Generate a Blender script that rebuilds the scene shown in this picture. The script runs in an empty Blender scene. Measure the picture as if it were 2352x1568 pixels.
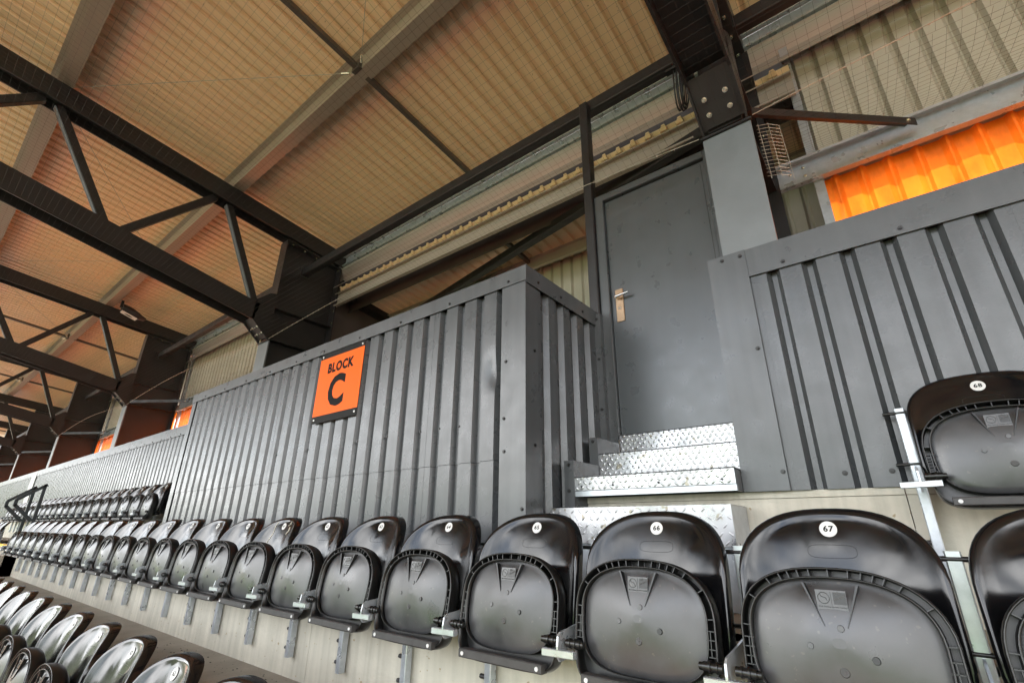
import bpy, math, random
from mathutils import Vector, Matrix
random.seed(7)
R = math.radians
scene = bpy.context.scene
col = scene.collection

# ------------------------------------------------------------------ camera
yaw, tilt, roll, fpx = R(38.75), R(21.5), R(0.58), 1103.0
fw = Vector((-math.sin(yaw)*math.cos(tilt), math.cos(yaw)*math.cos(tilt), math.sin(tilt)))
rt = Vector((math.cos(yaw), math.sin(yaw), 0)); up = rt.cross(fw)
rt2 = rt*math.cos(roll)+up*math.sin(roll); up2 = up*math.cos(roll)-rt*math.sin(roll)
cd = bpy.data.cameras.new('camera'); cam = bpy.data.objects.new('camera', cd); col.objects.link(cam)
cd.sensor_width = 36; cd.lens = fpx/2352*36; cd.clip_start = .02; cd.clip_end = 1500
cam.matrix_world = Matrix(((rt2.x, up2.x, -fw.x, 0), (rt2.y, up2.y, -fw.y, 0), (rt2.z, up2.z, -fw.z, 0), (0, 0, 0, 1)))
scene.camera = cam

# ------------------------------------------------------------------ light
SUN_EL, SUN_AZ = R(56), R(18)          # sun stands behind the stand; azimuth from +Y towards +X
W = bpy.data.worlds.new('World'); scene.world = W; W.use_nodes = True
nt = W.node_tree; nt.nodes.clear()
out = nt.nodes.new('ShaderNodeOutputWorld'); bg = nt.nodes.new('ShaderNodeBackground'); bg.inputs[1].default_value = .15
sky = nt.nodes.new('ShaderNodeTexSky'); sky.sky_type = 'NISHITA'; sky.sun_disc = False
sky.sun_elevation = SUN_EL; sky.sun_rotation = SUN_AZ; sky.air_density = 1.2; sky.dust_density = 2.0
tc = nt.nodes.new('ShaderNodeTexCoord'); mp = nt.nodes.new('ShaderNodeMapping'); mp.inputs['Scale'].default_value = (1, 1, 2.6)
nz = nt.nodes.new('ShaderNodeTexNoise'); nz.inputs['Scale'].default_value = 2.3; nz.inputs['Detail'].default_value = 8; nz.inputs['Roughness'].default_value = .58
rp = nt.nodes.new('ShaderNodeValToRGB'); rp.color_ramp.elements[0].position = .33; rp.color_ramp.elements[1].position = .52
nz2 = nt.nodes.new('ShaderNodeTexNoise'); nz2.inputs['Scale'].default_value = 4.2; nz2.inputs['Detail'].default_value = 6
rp2 = nt.nodes.new('ShaderNodeValToRGB'); rp2.color_ramp.elements[0].position = .36; rp2.color_ramp.elements[0].color = (3.6, 3.8, 4.1, 1)
rp2.color_ramp.elements[1].position = .62; rp2.color_ramp.elements[1].color = (11.0, 11.0, 11.0, 1)
mx = nt.nodes.new('ShaderNodeMixRGB')
L = nt.links.new
L(tc.outputs['Generated'], mp.inputs[0]); L(mp.outputs[0], nz.inputs['Vector']); L(mp.outputs[0], nz2.inputs['Vector'])
L(nz.outputs['Fac'], rp.inputs[0]); L(nz2.outputs['Fac'], rp2.inputs[0])
L(rp.outputs[0], mx.inputs[0]); L(sky.outputs[0], mx.inputs[1]); L(rp2.outputs[0], mx.inputs[2]); L(mx.outputs[0], bg.inputs[0]); L(bg.outputs[0], out.inputs[0])
sd = bpy.data.lights.new('sun', 'SUN'); sun = bpy.data.objects.new('sun', sd); col.objects.link(sun)
sd.energy = 4.0; sd.angle = R(.6); sd.color = (1, .95, .87)
sdir = Vector((math.sin(SUN_AZ)*math.cos(SUN_EL), math.cos(SUN_AZ)*math.cos(SUN_EL), math.sin(SUN_EL)))
sun.rotation_euler = sdir.to_track_quat('Z', 'Y').to_euler(); sun.location = sdir*60
scene.view_settings.view_transform = 'Standard'; scene.view_settings.look = 'None'
scene.view_settings.exposure = 2.55; scene.view_settings.gamma = 1
scene.render.engine = 'CYCLES'; scene.cycles.max_bounces = 10; scene.cycles.diffuse_bounces = 6; scene.cycles.glossy_bounces = 5

# ------------------------------------------------------------------ materials
def mat(name, color, rough=.5, metal=0., var=.12, vscale=3., speck=None, bump=0., bscale=60., rvar=0., trans=0., spec=.5, stretch=(1, 1, 1), coat=0., streak=0.):
    m = bpy.data.materials.new(name); m.use_nodes = True; t = m.node_tree; N = t.nodes.new; K = t.links.new
    b = t.nodes['Principled BSDF']; o = t.nodes['Material Output']
    b.inputs['Roughness'].default_value = rough; b.inputs['Metallic'].default_value = metal
    b.inputs['Specular IOR Level'].default_value = spec
    if coat: b.inputs['Coat Weight'].default_value = coat; b.inputs['Coat Roughness'].default_value = .12
    tcn = N('ShaderNodeTexCoord'); mpn = N('ShaderNodeMapping'); mpn.inputs['Scale'].default_value = stretch
    geo = N('ShaderNodeNewGeometry'); K(geo.outputs['Position'], mpn.inputs[0])
    n = N('ShaderNodeTexNoise'); n.inputs['Scale'].default_value = vscale; n.inputs['Detail'].default_value = 7; n.inputs['Roughness'].default_value = .62
    K(mpn.outputs[0], n.inputs['Vector'])
    r = N('ShaderNodeMapRange'); r.inputs[1].default_value = .25; r.inputs[2].default_value = .75; r.inputs[3].default_value = 1-var; r.inputs[4].default_value = 1+var
    K(n.outputs['Fac'], r.inputs[0])
    mul = N('ShaderNodeVectorMath'); mul.operation = 'SCALE'; mul.inputs[0].default_value = color[:3]; K(r.outputs[0], mul.inputs['Scale'])
    cur = mul.outputs[0]
    if streak:
        ms = N('ShaderNodeMapping'); ms.inputs['Scale'].default_value = (14, 14, .7); K(geo.outputs['Position'], ms.inputs[0])
        ns = N('ShaderNodeTexNoise'); ns.inputs['Scale'].default_value = 1.6; ns.inputs['Detail'].default_value = 5; K(ms.outputs[0], ns.inputs['Vector'])
        rs = N('ShaderNodeMapRange'); rs.inputs[1].default_value = .35; rs.inputs[2].default_value = .7; rs.inputs[3].default_value = 1; rs.inputs[4].default_value = 1-streak
        K(ns.outputs['Fac'], rs.inputs[0]); m3 = N('ShaderNodeVectorMath'); m3.operation = 'SCALE'; K(cur, m3.inputs[0]); K(rs.outputs[0], m3.inputs['Scale']); cur = m3.outputs[0]
    if speck:
        sc, th, sc_col = speck
        v = N('ShaderNodeTexNoise'); v.inputs['Scale'].default_value = sc; v.inputs['Detail'].default_value = 2
        K(geo.outputs['Position'], v.inputs['Vector'])
        q = N('ShaderNodeValToRGB'); q.color_ramp.elements[0].position = th; q.color_ramp.elements[1].position = th+.035
        K(v.outputs['Fac'], q.inputs[0]); mm = N('ShaderNodeMixRGB'); mm.inputs[2].default_value = (*sc_col, 1)
        K(q.outputs[0], mm.inputs[0]); K(cur, mm.inputs[1]); cur = mm.outputs[0]
    K(cur, b.inputs['Base Color'])
    if rvar:
        nr = N('ShaderNodeTexNoise'); nr.inputs['Scale'].default_value = 9; nr.inputs['Detail'].default_value = 6; K(mpn.outputs[0], nr.inputs['Vector'])
        rr = N('ShaderNodeMapRange'); rr.inputs[1].default_value = .3; rr.inputs[2].default_value = .7; rr.inputs[3].default_value = max(.03, rough-rvar); rr.inputs[4].default_value = rough+rvar
        K(nr.outputs['Fac'], rr.inputs[0]); K(rr.outputs[0], b.inputs['Roughness'])
    if bump:
        nb = N('ShaderNodeTexNoise'); nb.inputs['Scale'].default_value = bscale; nb.inputs['Detail'].default_value = 4; K(geo.outputs['Position'], nb.inputs['Vector'])
        bp = N('ShaderNodeBump'); bp.inputs['Strength'].default_value = bump; bp.inputs['Distance'].default_value = .01
        K(nb.outputs['Fac'], bp.inputs['Height']); K(bp.outputs[0], b.inputs['Normal'])
    if trans:
        tr = N('ShaderNodeBsdfTranslucent'); K(cur, tr.inputs['Color']); ms_ = N('ShaderNodeMixShader'); ms_.inputs[0].default_value = trans
        K(b.outputs[0], ms_.inputs[1]); K(tr.outputs[0], ms_.inputs[2]); K(ms_.outputs[0], o.inputs[0])
    return m

M = dict(
    clad=mat('anthracite_cladding', (.060, .064, .069), .29, .0, .14, 2.2, speck=(260, .70, (.012, .012, .013)), bump=.04, bscale=120, rvar=.05, streak=.30, spec=.6),
    flash=mat('anthracite_flashing', (.068, .072, .077), .31, 0, .2, 3, speck=(300, .77, (.2, .2, .19)), bump=.04, bscale=150, rvar=.05, streak=.2, spec=.6),
    door=mat('grey_door_paint', (.052, .059, .065), .30, 0, .18, 1.6, bump=.02, bscale=140, rvar=.04, streak=.08, spec=.8),
    collit=mat('column_lit_paint', (.115, .126, .136), .40, 0, .12, 4, bump=.05, bscale=90, rvar=.06, spec=.8),  # paint made lighter for the light that falls on the column face
    steel=mat('dark_steel_paint', (.014, .0125, .013), .42, 0, .25, 4, bump=.08, bscale=60, rvar=.1),
    roof=mat('peach_roof_sheet', (.80, .60, .385), .38, 0, .05, 1.6, speck=(30, .76, (.2, .12, .05)), rvar=.05, stretch=(3, .5, 1)),
    beige=mat('beige_wall_sheet', (.40, .355, .285), .45, 0, .08, 2, bump=.05, rvar=.06),
    orange=mat('orange_sheet', (.82, .17, .012), .3, 0, .35, 6, trans=.30, stretch=(1.4, 1, .6)),
    orange_board=mat('orange_board', (.85, .17, .01), .35, 0, .06, 3),
    galv=mat('galvanised_steel', (.46, .49, .52), .32, .6, .14, 30, bump=.02, bscale=40, rvar=.08),
    purlin=mat('galvanised_purlin', (.40, .345, .285), .42, .4, .05, 2),
    sag=mat('sag_bar_steel', (.12, .10, .085), .45, .5, .1, 6),
    alu=mat('chequer_plate_aluminium', (.40, .40, .41), .30, .9, .22, 5, speck=(22, .66, (.26, .24, .20)), rvar=.14),
    cream=mat('cream_painted_concrete', (.50, .47, .39), .75, 0, .20, 2.2, speck=(34, .71, (.30, .24, .15)), bump=.2, bscale=45, streak=.22),
    tread=mat('terrace_tread_concrete', (.27, .235, .19), .8, 0, .25, 3.5, speck=(45, .69, (.09, .075, .055)), bump=.3, bscale=50),
    seat=mat('black_seat_plastic', (.0042, .0042, .005), .15, 0, .3, 6, speck=(16, .70, (.016, .016, .017)), rvar=.09),
    under=mat('black_seat_underside', (.036, .036, .039), .36, 0, .45, 9, speck=(60, .68, (.07, .066, .06)), rvar=.12, spec=.75),
    rim=mat('black_seat_rim', (.0055, .0055, .0055), .33, 0, .2, 8),
    dusty=mat('dusty_black_plastic', (.04, .038, .038), .55, 0, .3, 20),
    white=mat('white_disc', (.55, .55, .55), .4, 0, .05, 9),
    ink=mat('black_ink', (.0025, .0025, .0025), .6, 0, .1, 9, spec=.1),
    signblack=mat('sign_black', (.006, .0055, .0055), .6, 0, .2, 9, spec=.15, speck=(70, .74, (.2, .19, .18))),
    signorange=mat('sign_orange', (.74, .105, .0), .5, 0, .04, 2, spec=.15),
    brass=mat('worn_bronze_handle', (.36, .25, .16), .35, .8, .25, 30),
    chrome=mat('chrome_lever', (.75, .75, .76), .15, 1, .05, 9),
    zinc=mat('zinc_bolt', (.72, .70, .58), .25, .9, .12, 60),
    wire=mat('net_wire', (.45, .40, .33), .4, .8, .1, 30),
    net=mat('net_strand', (.018, .015, .013), .7, 0, .1, 9),
    rubber=mat('black_cable', (.01, .01, .01), .4, 0, .1, 9),
    lowtread=mat('lower_terrace', (.075, .068, .06), .8, 0, .25, 3.5),
    rise_dark=mat('added_rise_dark', (.045, .055, .03), .9, 0, .4, .15),
    rail=mat('dark_green_black_rail', (.02, .026, .03), .4, 0, .15, 9),
    yellow=mat('yellow_paint', (.75, .42, .02), .6, 0, .2, 12),
    lamp=mat('lamp_glass', (.8, .74, .7), .2, 0, .05, 9),
    grass=mat('pitch_grass', (.065, .11, .035), .9, 0, .25, .35),
    track=mat('red_track', (.40, .09, .045), .9, 0, .15, .8),
    backdark=mat('brown_dark_sheet', (.06, .045, .04), .5, 0, .2, 3),
)

# ------------------------------------------------------------------ mesh helpers
class MB:
    def __init__(s): s.v = []; s.f = []; s.sm = []
    def add(s, vs, fs, smooth=False):
        o = len(s.v); s.v += [tuple(v) for v in vs]; s.f += [tuple(i+o for i in f) for f in fs]; s.sm += [smooth]*len(fs); return s
    def box(s, x0, x1, y0, y1, z0, z1):
        return s.add([(x0, y0, z0), (x1, y0, z0), (x1, y1, z0), (x0, y1, z0), (x0, y0, z1), (x1, y0, z1), (x1, y1, z1), (x0, y1, z1)],
                     [(0, 3, 2, 1), (4, 5, 6, 7), (0, 1, 5, 4), (1, 2, 6, 5), (2, 3, 7, 6), (3, 0, 4, 7)])
    def bar(s, p, q, w, h, upv=(0, 0, 1), ch=0):
        p, q = Vector(p), Vector(q); d = (q-p).normalized(); u = Vector(upv)
        a = d.cross(u)
        if a.length < 1e-4: a = d.cross(Vector((1, 0, 0)))
        a.normalize(); b = a.cross(d).normalized()
        if ch: prof = [(-w/2+ch, -h/2), (w/2-ch, -h/2), (w/2, -h/2+ch), (w/2, h/2-ch), (w/2-ch, h/2), (-w/2+ch, h/2), (-w/2, h/2-ch), (-w/2, -h/2+ch)]
        else: prof = [(-w/2, -h/2), (w/2, -h/2), (w/2, h/2), (-w/2, h/2)]
        return s.ext(prof, p, q, a, b)
    def ext(s, prof, p, q, a, b):
        n = len(prof); vs = [p+a*x+b*y for x, y in prof]+[q+a*x+b*y for x, y in prof]
        fs = [(i, (i+1) % n, (i+1) % n+n, i+n) for i in range(n)]+[tuple(range(n-1, -1, -1)), tuple(range(n, 2*n))]
        return s.add(vs, fs)
    def cyl(s, p, q, r, n=12, r2=None, caps=True):
        p, q = Vector(p), Vector(q); d = (q-p).normalized(); a = d.orthogonal().normalized(); b = d.cross(a); r2 = r if r2 is None else r2
        vs = []
        for c_, rr in ((p, r), (q, r2)):
            for i in range(n): t = 2*math.pi*i/n; vs.append(c_+a*rr*math.cos(t)+b*rr*math.sin(t))
        s.add(vs, [(i, (i+1) % n, (i+1) % n+n, i+n) for i in range(n)], True)
        if caps: s.add(vs, [tuple(range(n-1, -1, -1)), tuple(range(n, 2*n))])
        return s
    def tube(s, pts, r, n=6):
        pts = [Vector(p) for p in pts]; rings = []
        for i, p in enumerate(pts):
            d = (pts[min(i+1, len(pts)-1)]-pts[max(i-1, 0)]).normalized()
            a = d.cross(Vector((.13, .31, .94))).normalized(); b = d.cross(a)
            rings.append([p+a*r*math.cos(2*math.pi*k/n)+b*r*math.sin(2*math.pi*k/n) for k in range(n)])
        return s.loft(rings, True)
    def loft(s, rings, smooth=False, cap0=False, cap1=False, closed=True):
        n = len(rings[0]); vs = [v for r in rings for v in r]; fs = []
        for k in range(len(rings)-1):
            for i in range(n if closed else n-1):
                j = (i+1) % n; fs.append((k*n+i, k*n+j, (k+1)*n+j, (k+1)*n+i))
        s.add(vs, fs, smooth); o = (len(rings)-1)*n
        if cap0: s.add(rings[0], [tuple(range(n-1, -1, -1))], smooth)
        if cap1: s.add(rings[-1], [tuple(range(n))], smooth)
        return s
    def build(s, name, m, parent=None, weld=False):
        me = bpy.data.meshes.new(name); me.from_pydata([tuple(v) for v in s.v], [], s.f); me.validate()
        me.materials.append(M[m] if isinstance(m, str) else m)
        if len(me.polygons) == len(s.sm): me.polygons.foreach_set('use_smooth', s.sm)
        me.update(); o = bpy.data.objects.new(name, me); col.objects.link(o)
        if parent: o.parent = parent
        return o
def tag(o, label=None, cat=None, group=None, kind=None):
    if label: o['label'] = label
    if cat: o['category'] = cat
    if group: o['group'] = group
    if kind: o['kind'] = kind
    return o
def thing(name, label, cat, group=None, loc=(0, 0, 0)):
    o = bpy.data.objects.new(name, None); col.objects.link(o); o.location = loc; o.empty_display_size = .1
    return tag(o, label, cat, group)
def inst(src, parent=None, loc=None, rot=None):
    o = src.copy(); col.objects.link(o)
    if parent: o.parent = parent
    if loc is not None: o.location = loc
    if rot is not None: o.rotation_euler = rot
    return o
def copy_tree(o, parent=None):
    c = o.copy(); col.objects.link(c); c.parent = parent
    for ch in list(o.children): copy_tree(ch, c)
    return c
def text_mesh(txt, size, bold=0., extrude=.0004, sx=1.):
    cu = bpy.data.curves.new('txt', 'FONT'); cu.body = txt; cu.size = size; cu.align_x = 'CENTER'; cu.align_y = 'CENTER'; cu.extrude = extrude; cu.offset = bold; cu.resolution_u = 3; cu.space_character = 1.12
    o = bpy.data.objects.new('txt', cu); col.objects.link(o); dg = bpy.context.evaluated_depsgraph_get(); dg.update()
    me = bpy.data.meshes.new_from_object(o.evaluated_get(dg)); col.objects.unlink(o); bpy.data.objects.remove(o)
    for v in me.vertices: x, y, z = v.co; v.co = (x*sx, -z, y)     # stand it up, facing -Y
    return me
def place_text(name, txt, size, m, parent, loc, bold=0., rot=None, extrude=.0004, sx=1.):
    me = text_mesh(txt, size, bold, extrude, sx); me.name = name; me.materials.clear(); me.materials.append(M[m])
    o = bpy.data.objects.new(name, me); col.objects.link(o); o.parent = parent; o.location = loc
    if rot: o.rotation_euler = rot
    return o

def ribs(u0, u1, pitch, crown, slope, depth, phase=0., fine=0.):
    """profile points (u, d): d = 0 on the wide crown, d = depth in the narrow valley"""
    k0 = math.floor((u0-phase)/pitch)-1; pts = []; k = k0; val = pitch-crown-2*slope
    while phase+k*pitch < u1+pitch:
        b = phase+k*pitch
        seq = [(b, 0)]
        if fine:
            n = int(crown/fine); seq += [(b+crown*i/n, 0) for i in range(1, n)]
        seq += [(b+crown, 0), (b+crown+slope, depth), (b+crown+slope+val, depth), (b+pitch, 0)]
        pts += seq; k += 1
    out_ = []
    for i in range(len(pts)-1):
        a, b = pts[i], pts[i+1]
        if b[0]-a[0] < 1e-9: continue
        lo, hi = max(a[0], u0), min(b[0], u1)
        if lo < hi:
            f = lambda u: a[1]+(b[1]-a[1])*(u-a[0])/(b[0]-a[0])
            if not out_ or abs(out_[-1][0]-lo) > 1e-9: out_.append((lo, f(lo)))
            out_.append((hi, f(hi)))
    return out_
def sheet(prof, t0, t1, place, th=.0012, tdiv=1, disp=None):
    """extrude the profile between t0 and t1; place(u, d, t) gives the world point"""
    mb = MB(); n = len(prof); vs = []
    for back in ((0, th) if th else (0,)):
        for k in range(tdiv+1):
            t = t0+(t1-t0)*k/tdiv
            for u, d in prof:
                dd = d+back
                if disp: dd += disp(u, t)
                vs.append(place(u, dd, t))
    fs = []; S = (tdiv+1)*n
    if not th:
        for k in range(tdiv):
            for i in range(n-1): a = k*n+i; fs.append((a, a+1, a+n+1, a+n))
        return mb.add(vs, fs)
    for k in range(tdiv):
        for i in range(n-1):
            a = k*n+i; fs.append((a, a+1, a+n+1, a+n)); fs.append((S+a+1, S+a, S+a+n, S+a+n+1))
    for i in range(n-1):
        fs.append((i+1, i, S+i, S+i+1)); a = tdiv*n+i; fs.append((a, a+1, S+a+1, S+a))
    for k in range(tdiv):
        a = k*n; fs.append((a, a+n, S+a+n, S+a)); a = k*n+n-1; fs.append((a+n, a, S+a, S+a+n))
    return mb.add(vs, fs)
hexm = {}
def screw_mesh(r=.008, h=.006):
    key = (r, h)
    if key not in hexm:
        mb = MB(); mb.cyl((0, 0, 0), (0, -.0018, 0), r*1.3, 14); mb.cyl((0, -.0018, 0), (0, -.0018-h, 0), r*.8, 6)
        o = mb.build('screw', 'steel'); hexm[key] = o.data; bpy.data.objects.remove(o)
    return hexm[key]
def screw(parent, loc, rot=(0, 0, 0), m=None, r=.008, h=.006, name='screw'):
    o = bpy.data.objects.new(name, screw_mesh(r, h)); col.objects.link(o); o.parent = parent; o.location = loc; o.rotation_euler = rot
    if m:
        o.material_slots[0].link = 'OBJECT'; o.material_slots[0].material = M[m]
    return o

# ------------------------------------------------------------------ setting: pitch, track, terrace
mb = MB(); mb.add([(-400, -400, -5.35), (400, -400, -5.35), (400, 400, -5.35), (-400, 400, -5.35)], [(0, 1, 2, 3)])
tag(mb.build('ground', 'tread'), 'grey ground around the football stand', kind='structure')
mb = MB(); mb.add([(-80, -90, -5.346), (40, -90, -5.346), (40, -14, -5.346), (-80, -14, -5.346)], [(0, 1, 2, 3)])
tag(mb.build('pitch', 'grass'), 'green grass pitch in front of the stand', kind='structure')
mb = MB(); mb.add([(-80, -13.9, -5.342), (40, -13.9, -5.342), (40, -9.3, -5.342), (-80, -9.3, -5.342)], [(0, 1, 2, 3)])
tag(mb.build('running_track', 'track'), 'red strip between the pitch and the terrace', kind='structure')

# unseen wooded rise, added around the far sides to darken the reflections
mb = MB(); rg_ = random.Random(11); n_ = 160; vs = []
for k in range(n_+1):
    a_ = math.pi*(1.0+k/n_); r0 = 135; x_, y_ = r0*math.cos(a_), r0*math.sin(a_)+8; hh = 12+5*math.sin(k*.21)+3*math.sin(k*.63+1)+rg_.uniform(-1.2, 1.2)
    vs += [(x_*.9, y_*.9, -5.3), (x_, y_, -5.3+hh*.7), (x_*1.06, y_*1.06, -5.3+hh), (x_*1.2, y_*1.2, -5.3)]
fs = []
for k in range(n_):
    for j in range(3): fs.append((4*k+j, 4*k+4+j, 4*k+5+j, 4*k+1+j))
mb.add(vs, fs, True); tag(mb.build('added_rise', 'rise_dark'), 'unseen wooded rise added beyond the pitch to darken reflections', kind='structure')
YA, YB = 1.66, 2.415          # riser faces
T0, TA, TB = -.75, -.29, .170
XL, XR = -38., 24.
joints = [-38, -31.2, -24.4, -17.6, -10.75, -5.35, -2.45, 3.2, 24.]
jA = [-38, -31, -24, -17.2, -12.9]
def riser(name, y, z0, z1, cuts, m='cream', gap=.0015):
    r = thing(name, None, None); tag(r, kind='structure'); del_keys(r)
    for a, b in zip(cuts[:-1], cuts[1:]):
        mb = MB(); mb.box(a+gap, b-gap, y, y+.12, z0, z1-.03); mb.box(a+gap, b-gap, y-.006, y+.12, z1-.028, z1)
        mb.build('riser_panel', m, r)
    return r
def del_keys(o):
    for k in ('label', 'category'):
        if k in o: del o[k]
mb = MB(); mb.box(-38, -12.95, YA+.14, YB+.13, -1.4, TA-.15); mb.box(-11.55, 24, YA+.14, YB+.13, -1.4, TA-.15); mb.box(-38, 24, YB+.14, 3.6, -1.4, TB-.15); tag(mb.build('terrace_core', 'cream'), kind='structure')
def tread(name, y0, y1, z, cuts, m='tread'):
    r = thing(name, None, None); tag(r, kind='structure')
    for a, b in zip(cuts[:-1], cuts[1:]):
        mb = MB(); mb.box(a+.003, b-.003, y0, y1, z-.14, z); mb.build('tread_panel', m, r)
    return r
riser('terrace_riser', YA, T0, TA, [-38, -31, -24, -17.2, -12.95]); riser('terrace_riser', YA, T0, TA, [-11.55, -9.9, -6.3, -2.7, .9, 24.])
riser('terrace_riser', YB, TA, TB, [-38, -31, -24, -17.2, -11.5, -6.2, -.02, 24.])
tread('terrace_tread', .92, YA+.1, T0, [-38, -27, -15, -9.9, -6.3, -2.7, .9, 24.])
tread('terrace_tread', YA+.005, YB+.1, TA, [-38, -31, -24, -17.2, -11.5, -5, 1.4, 24.])
riser('terrace_riser', .91, -1.25, T0, [-38, -25, -12, -5, 1, 24.])
tread('terrace_tread', YB+.01, 3.7, TB, [-38, -25, -12, -6, -.02, 24.])
for k in range(8):
    y = .91-.77*(k+1); z = -1.25-.5*k
    tread('terrace_tread', y, y+.76, z, [-38, -16, 24], 'lowtread'); riser('terrace_riser', y, z-.5, z, [-38, -16, 24], 'lowtread')
# aisle steps at the far left, yellow nosing
for (y0, z0, n) in ((1.2, -.75, 3), (.45, -1.25, 3)):
    for k in range(n):
        st = thing('aisle_step', None, None); tag(st, kind='structure')
        mb = MB(); mb.box(-12.95, -11.55, y0+.155*k, y0+.155*(k+1)+.3, z0, z0+.155*(k+1)-.004); mb.build('step_block', 'tread', st)
        mb = MB(); mb.box(-12.9, -11.6, y0+.155*k-.004, y0+.155*k+.035, z0+.155*(k+1)-.034, z0+.155*(k+1)); mb.build('nosing', 'yellow', st)

# ------------------------------------------------------------------ cladding walls
CR, SL, DP = .092, .019, .032
YW = 2.395                    # front face of the crowns
def cladding_front(parent, x0, x1, z0, z1, y, pitch, phase, m='clad', sheet_w=6, cr=None, sl=None, dp=DP, tdiv=1, disp=None, name='cladding_sheet', fine=0.):
    cr = cr or pitch*.60; sl = sl or pitch*.125
    a = phase+math.floor((x0-phase)/(pitch*sheet_w))*pitch*sheet_w+cr/2; i = 0
    if a > x0: a -= pitch*sheet_w
    while a < x1:
        b = a+pitch*sheet_w; lo, hi = max(a, x0), min(b, x1)
        if hi-lo > .01:
            off = .0008*(i % 2)
            sheet(ribs(lo, hi, pitch, cr, sl, dp, phase, fine), z0, z1, lambda u, d, t: (u, y+d+off, t), tdiv=tdiv, disp=disp).build(name, m, parent)
        a = b; i += 1
# right parapet
w = thing('parapet_wall', 'dark grey ribbed metal parapet to the right of the stairs', 'wall', 'ribbed parapet walls', (0, 0, 0))
P = .152
cladding_front(w, -.405, 24, TB, 1.20, YW, P, -.405-.012+.0, cr=.092)
mb = MB(); mb.box(-.402, 24, YW-.012, YW-.008, 1.195, 1.34); mb.box(-.402, 24, YW-.012, YW+.13, 1.34, 1.344); mb.box(-.402, 24, YW-.012, YW-.002, 1.192, 1.195)
mb.build('cap_flashing', 'flash', w)
mb = MB(); mb.box(-.583, -.398, YW-.016, YW-.0125, TB, 1.345); mb.box(-.583, -.580, YW-.0125, YW+.12, TB, 1.345); mb.build('corner_flashing', 'flash', w)
mb = MB(); mb.box(-.57, 24, YW+.05, YW+.10, TB, 1.33); mb.build('backing', 'steel', w)
for x, z in ((-.422, 1.316), (-.51, 1.318), (-.42, .812), (-.413, .247)): screw(w, (x, YW-.016, z))
for x, z in ((.21, 1.219), (-.242, 1.221), (.70, 1.222), (1.2, 1.22)): screw(w, (x, YW-.012, z))
for x, z in ((-.195, .229), (-.042, .228), (.26, .23), (.55, .23), (.86, .23)): screw(w, (x, YW+DP*0+.001, z))
# left parapet
w = thing('parapet_wall', 'long grey ribbed metal parapet running away to the left behind the seats', 'wall', 'ribbed parapet walls')
cladding_front(w, -30., -6.40, TB, 1.22, YW, P, -6.4, cr=.092)
mb = MB(); mb.box(-30, -6.40, YW-.012, YW-.008, 1.205, 1.34); mb.box(-30, -6.40, YW-.012, YW+.13, 1.34, 1.344); mb.build('cap_flashing', 'flash', w)
mb = MB(); mb.box(-30, -6.4, YW+.05, YW+.10, TB, 1.33); mb.build('backing', 'steel', w)
mb = MB(); mb.box(-18.3, -17.75, YW-.018, YW-.014, TB, 1.30); mb.build('pale_cover_strip', 'white', w)
for k in range(44): screw(w, (-6.75-.38*k, YW-.012, 1.225))

# ------------------------------------------------------------------ raised enclosure with the block sign
BX0, BX1, BY, BZ = -6.42, -1.50, 1.99, 1.462
w = thing('ribbed_enclosure', 'tall dark grey ribbed metal enclosure carrying the orange block sign', 'enclosure')
PB = .1655
def dent(u, t):
    e = ((u+1.742)/.05)**2+((t-.86)/.085)**2
    return .014*math.exp(-e)+.006*math.exp(-(((u+1.72)/.02)**2+((t-.80)/.05)**2))
# front sheets; phase chosen so that valleys stand where the photograph has them
ph = -1.655-PB*4
cladding_front(w, BX0+.09, -1.66-PB*3, .352, 1.37, BY, PB, ph, cr=.100, sl=.016)
cladding_front(w, -1.66-PB*3, -1.655, .352, 1.37, BY, PB, ph, cr=.100, sl=.016, tdiv=60, disp=dent, fine=.008)
cladding_front(w, BX0+.09, -1.655, TA, .35, BY+.003, PB, ph, cr=.100, sl=.016)
mb = MB(); mb.box(-1.672, BX1+.003, BY-.005, BY-.0015, TA, 1.365); mb.box(BX1-.0005, BX1+.003, BY-.0015, BY+.115, TA, 1.365); mb.build('corner_flashing', 'flash', w)
mb = MB(); mb.box(BX0-.003, BX0+.1, BY-.005, BY-.0015, TA, 1.365); mb.box(BX0-.003, BX0, BY-.0015, BY+.46, TA, 1.365); mb.build('corner_flashing', 'flash', w)
# right hand side
sheet(ribs(BY+.115, 2.86, PB, .078, .020, DP, BY+.235), TA, 1.37, lambda u, d, t: (BX1-d, u, t)).build('cladding_sheet', 'clad', w)
mb = MB()
mb.box(BX0-.01, BX1+.012, BY-.012, BY-.008, 1.365, BZ); mb.box(BX0-.01, BX1+.012, BY-.012, BY+.13, BZ, BZ+.004)
mb.box(BX1+.008, BX1+.012, BY-.008, 2.90, 1.352, BZ); mb.box(BX1-.12, BX1+.012, BY+.13, 2.90, BZ, BZ+.004)
mb.box(BX0-.01, BX0-.006, BY-.008, 2.42, 1.365, BZ)
mb.build('cap_flashing', 'flash', w)
mb = MB(); mb.box(BX0+.02, BX1-.05, BY+.06, BY+.09, TA, 1.45); mb.box(BX1-.09, BX1-.06, BY+.09, 2.86, TA, 1.45); mb.build('backing', 'steel', w)
for x in (-1.62, -2.12, -2.62, -3.116, -3.618, -4.068, -4.55, -5.05, -5.55, -6.05): screw(w, (x, BY-.012, 1.393))
for x, z in ((-1.636, .891), (-1.645, .566), (-1.64, .389), (-1.52, .10)): screw(w, (x, BY-.005, z))
for x, z in ((-1.989, .565), (-2.156, .571), (-2.327, .574), (-2.657, .577), (-2.99, .577), (-3.65, .58), (-4.15, .58)): screw(w, (x, BY+.002, z))
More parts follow.
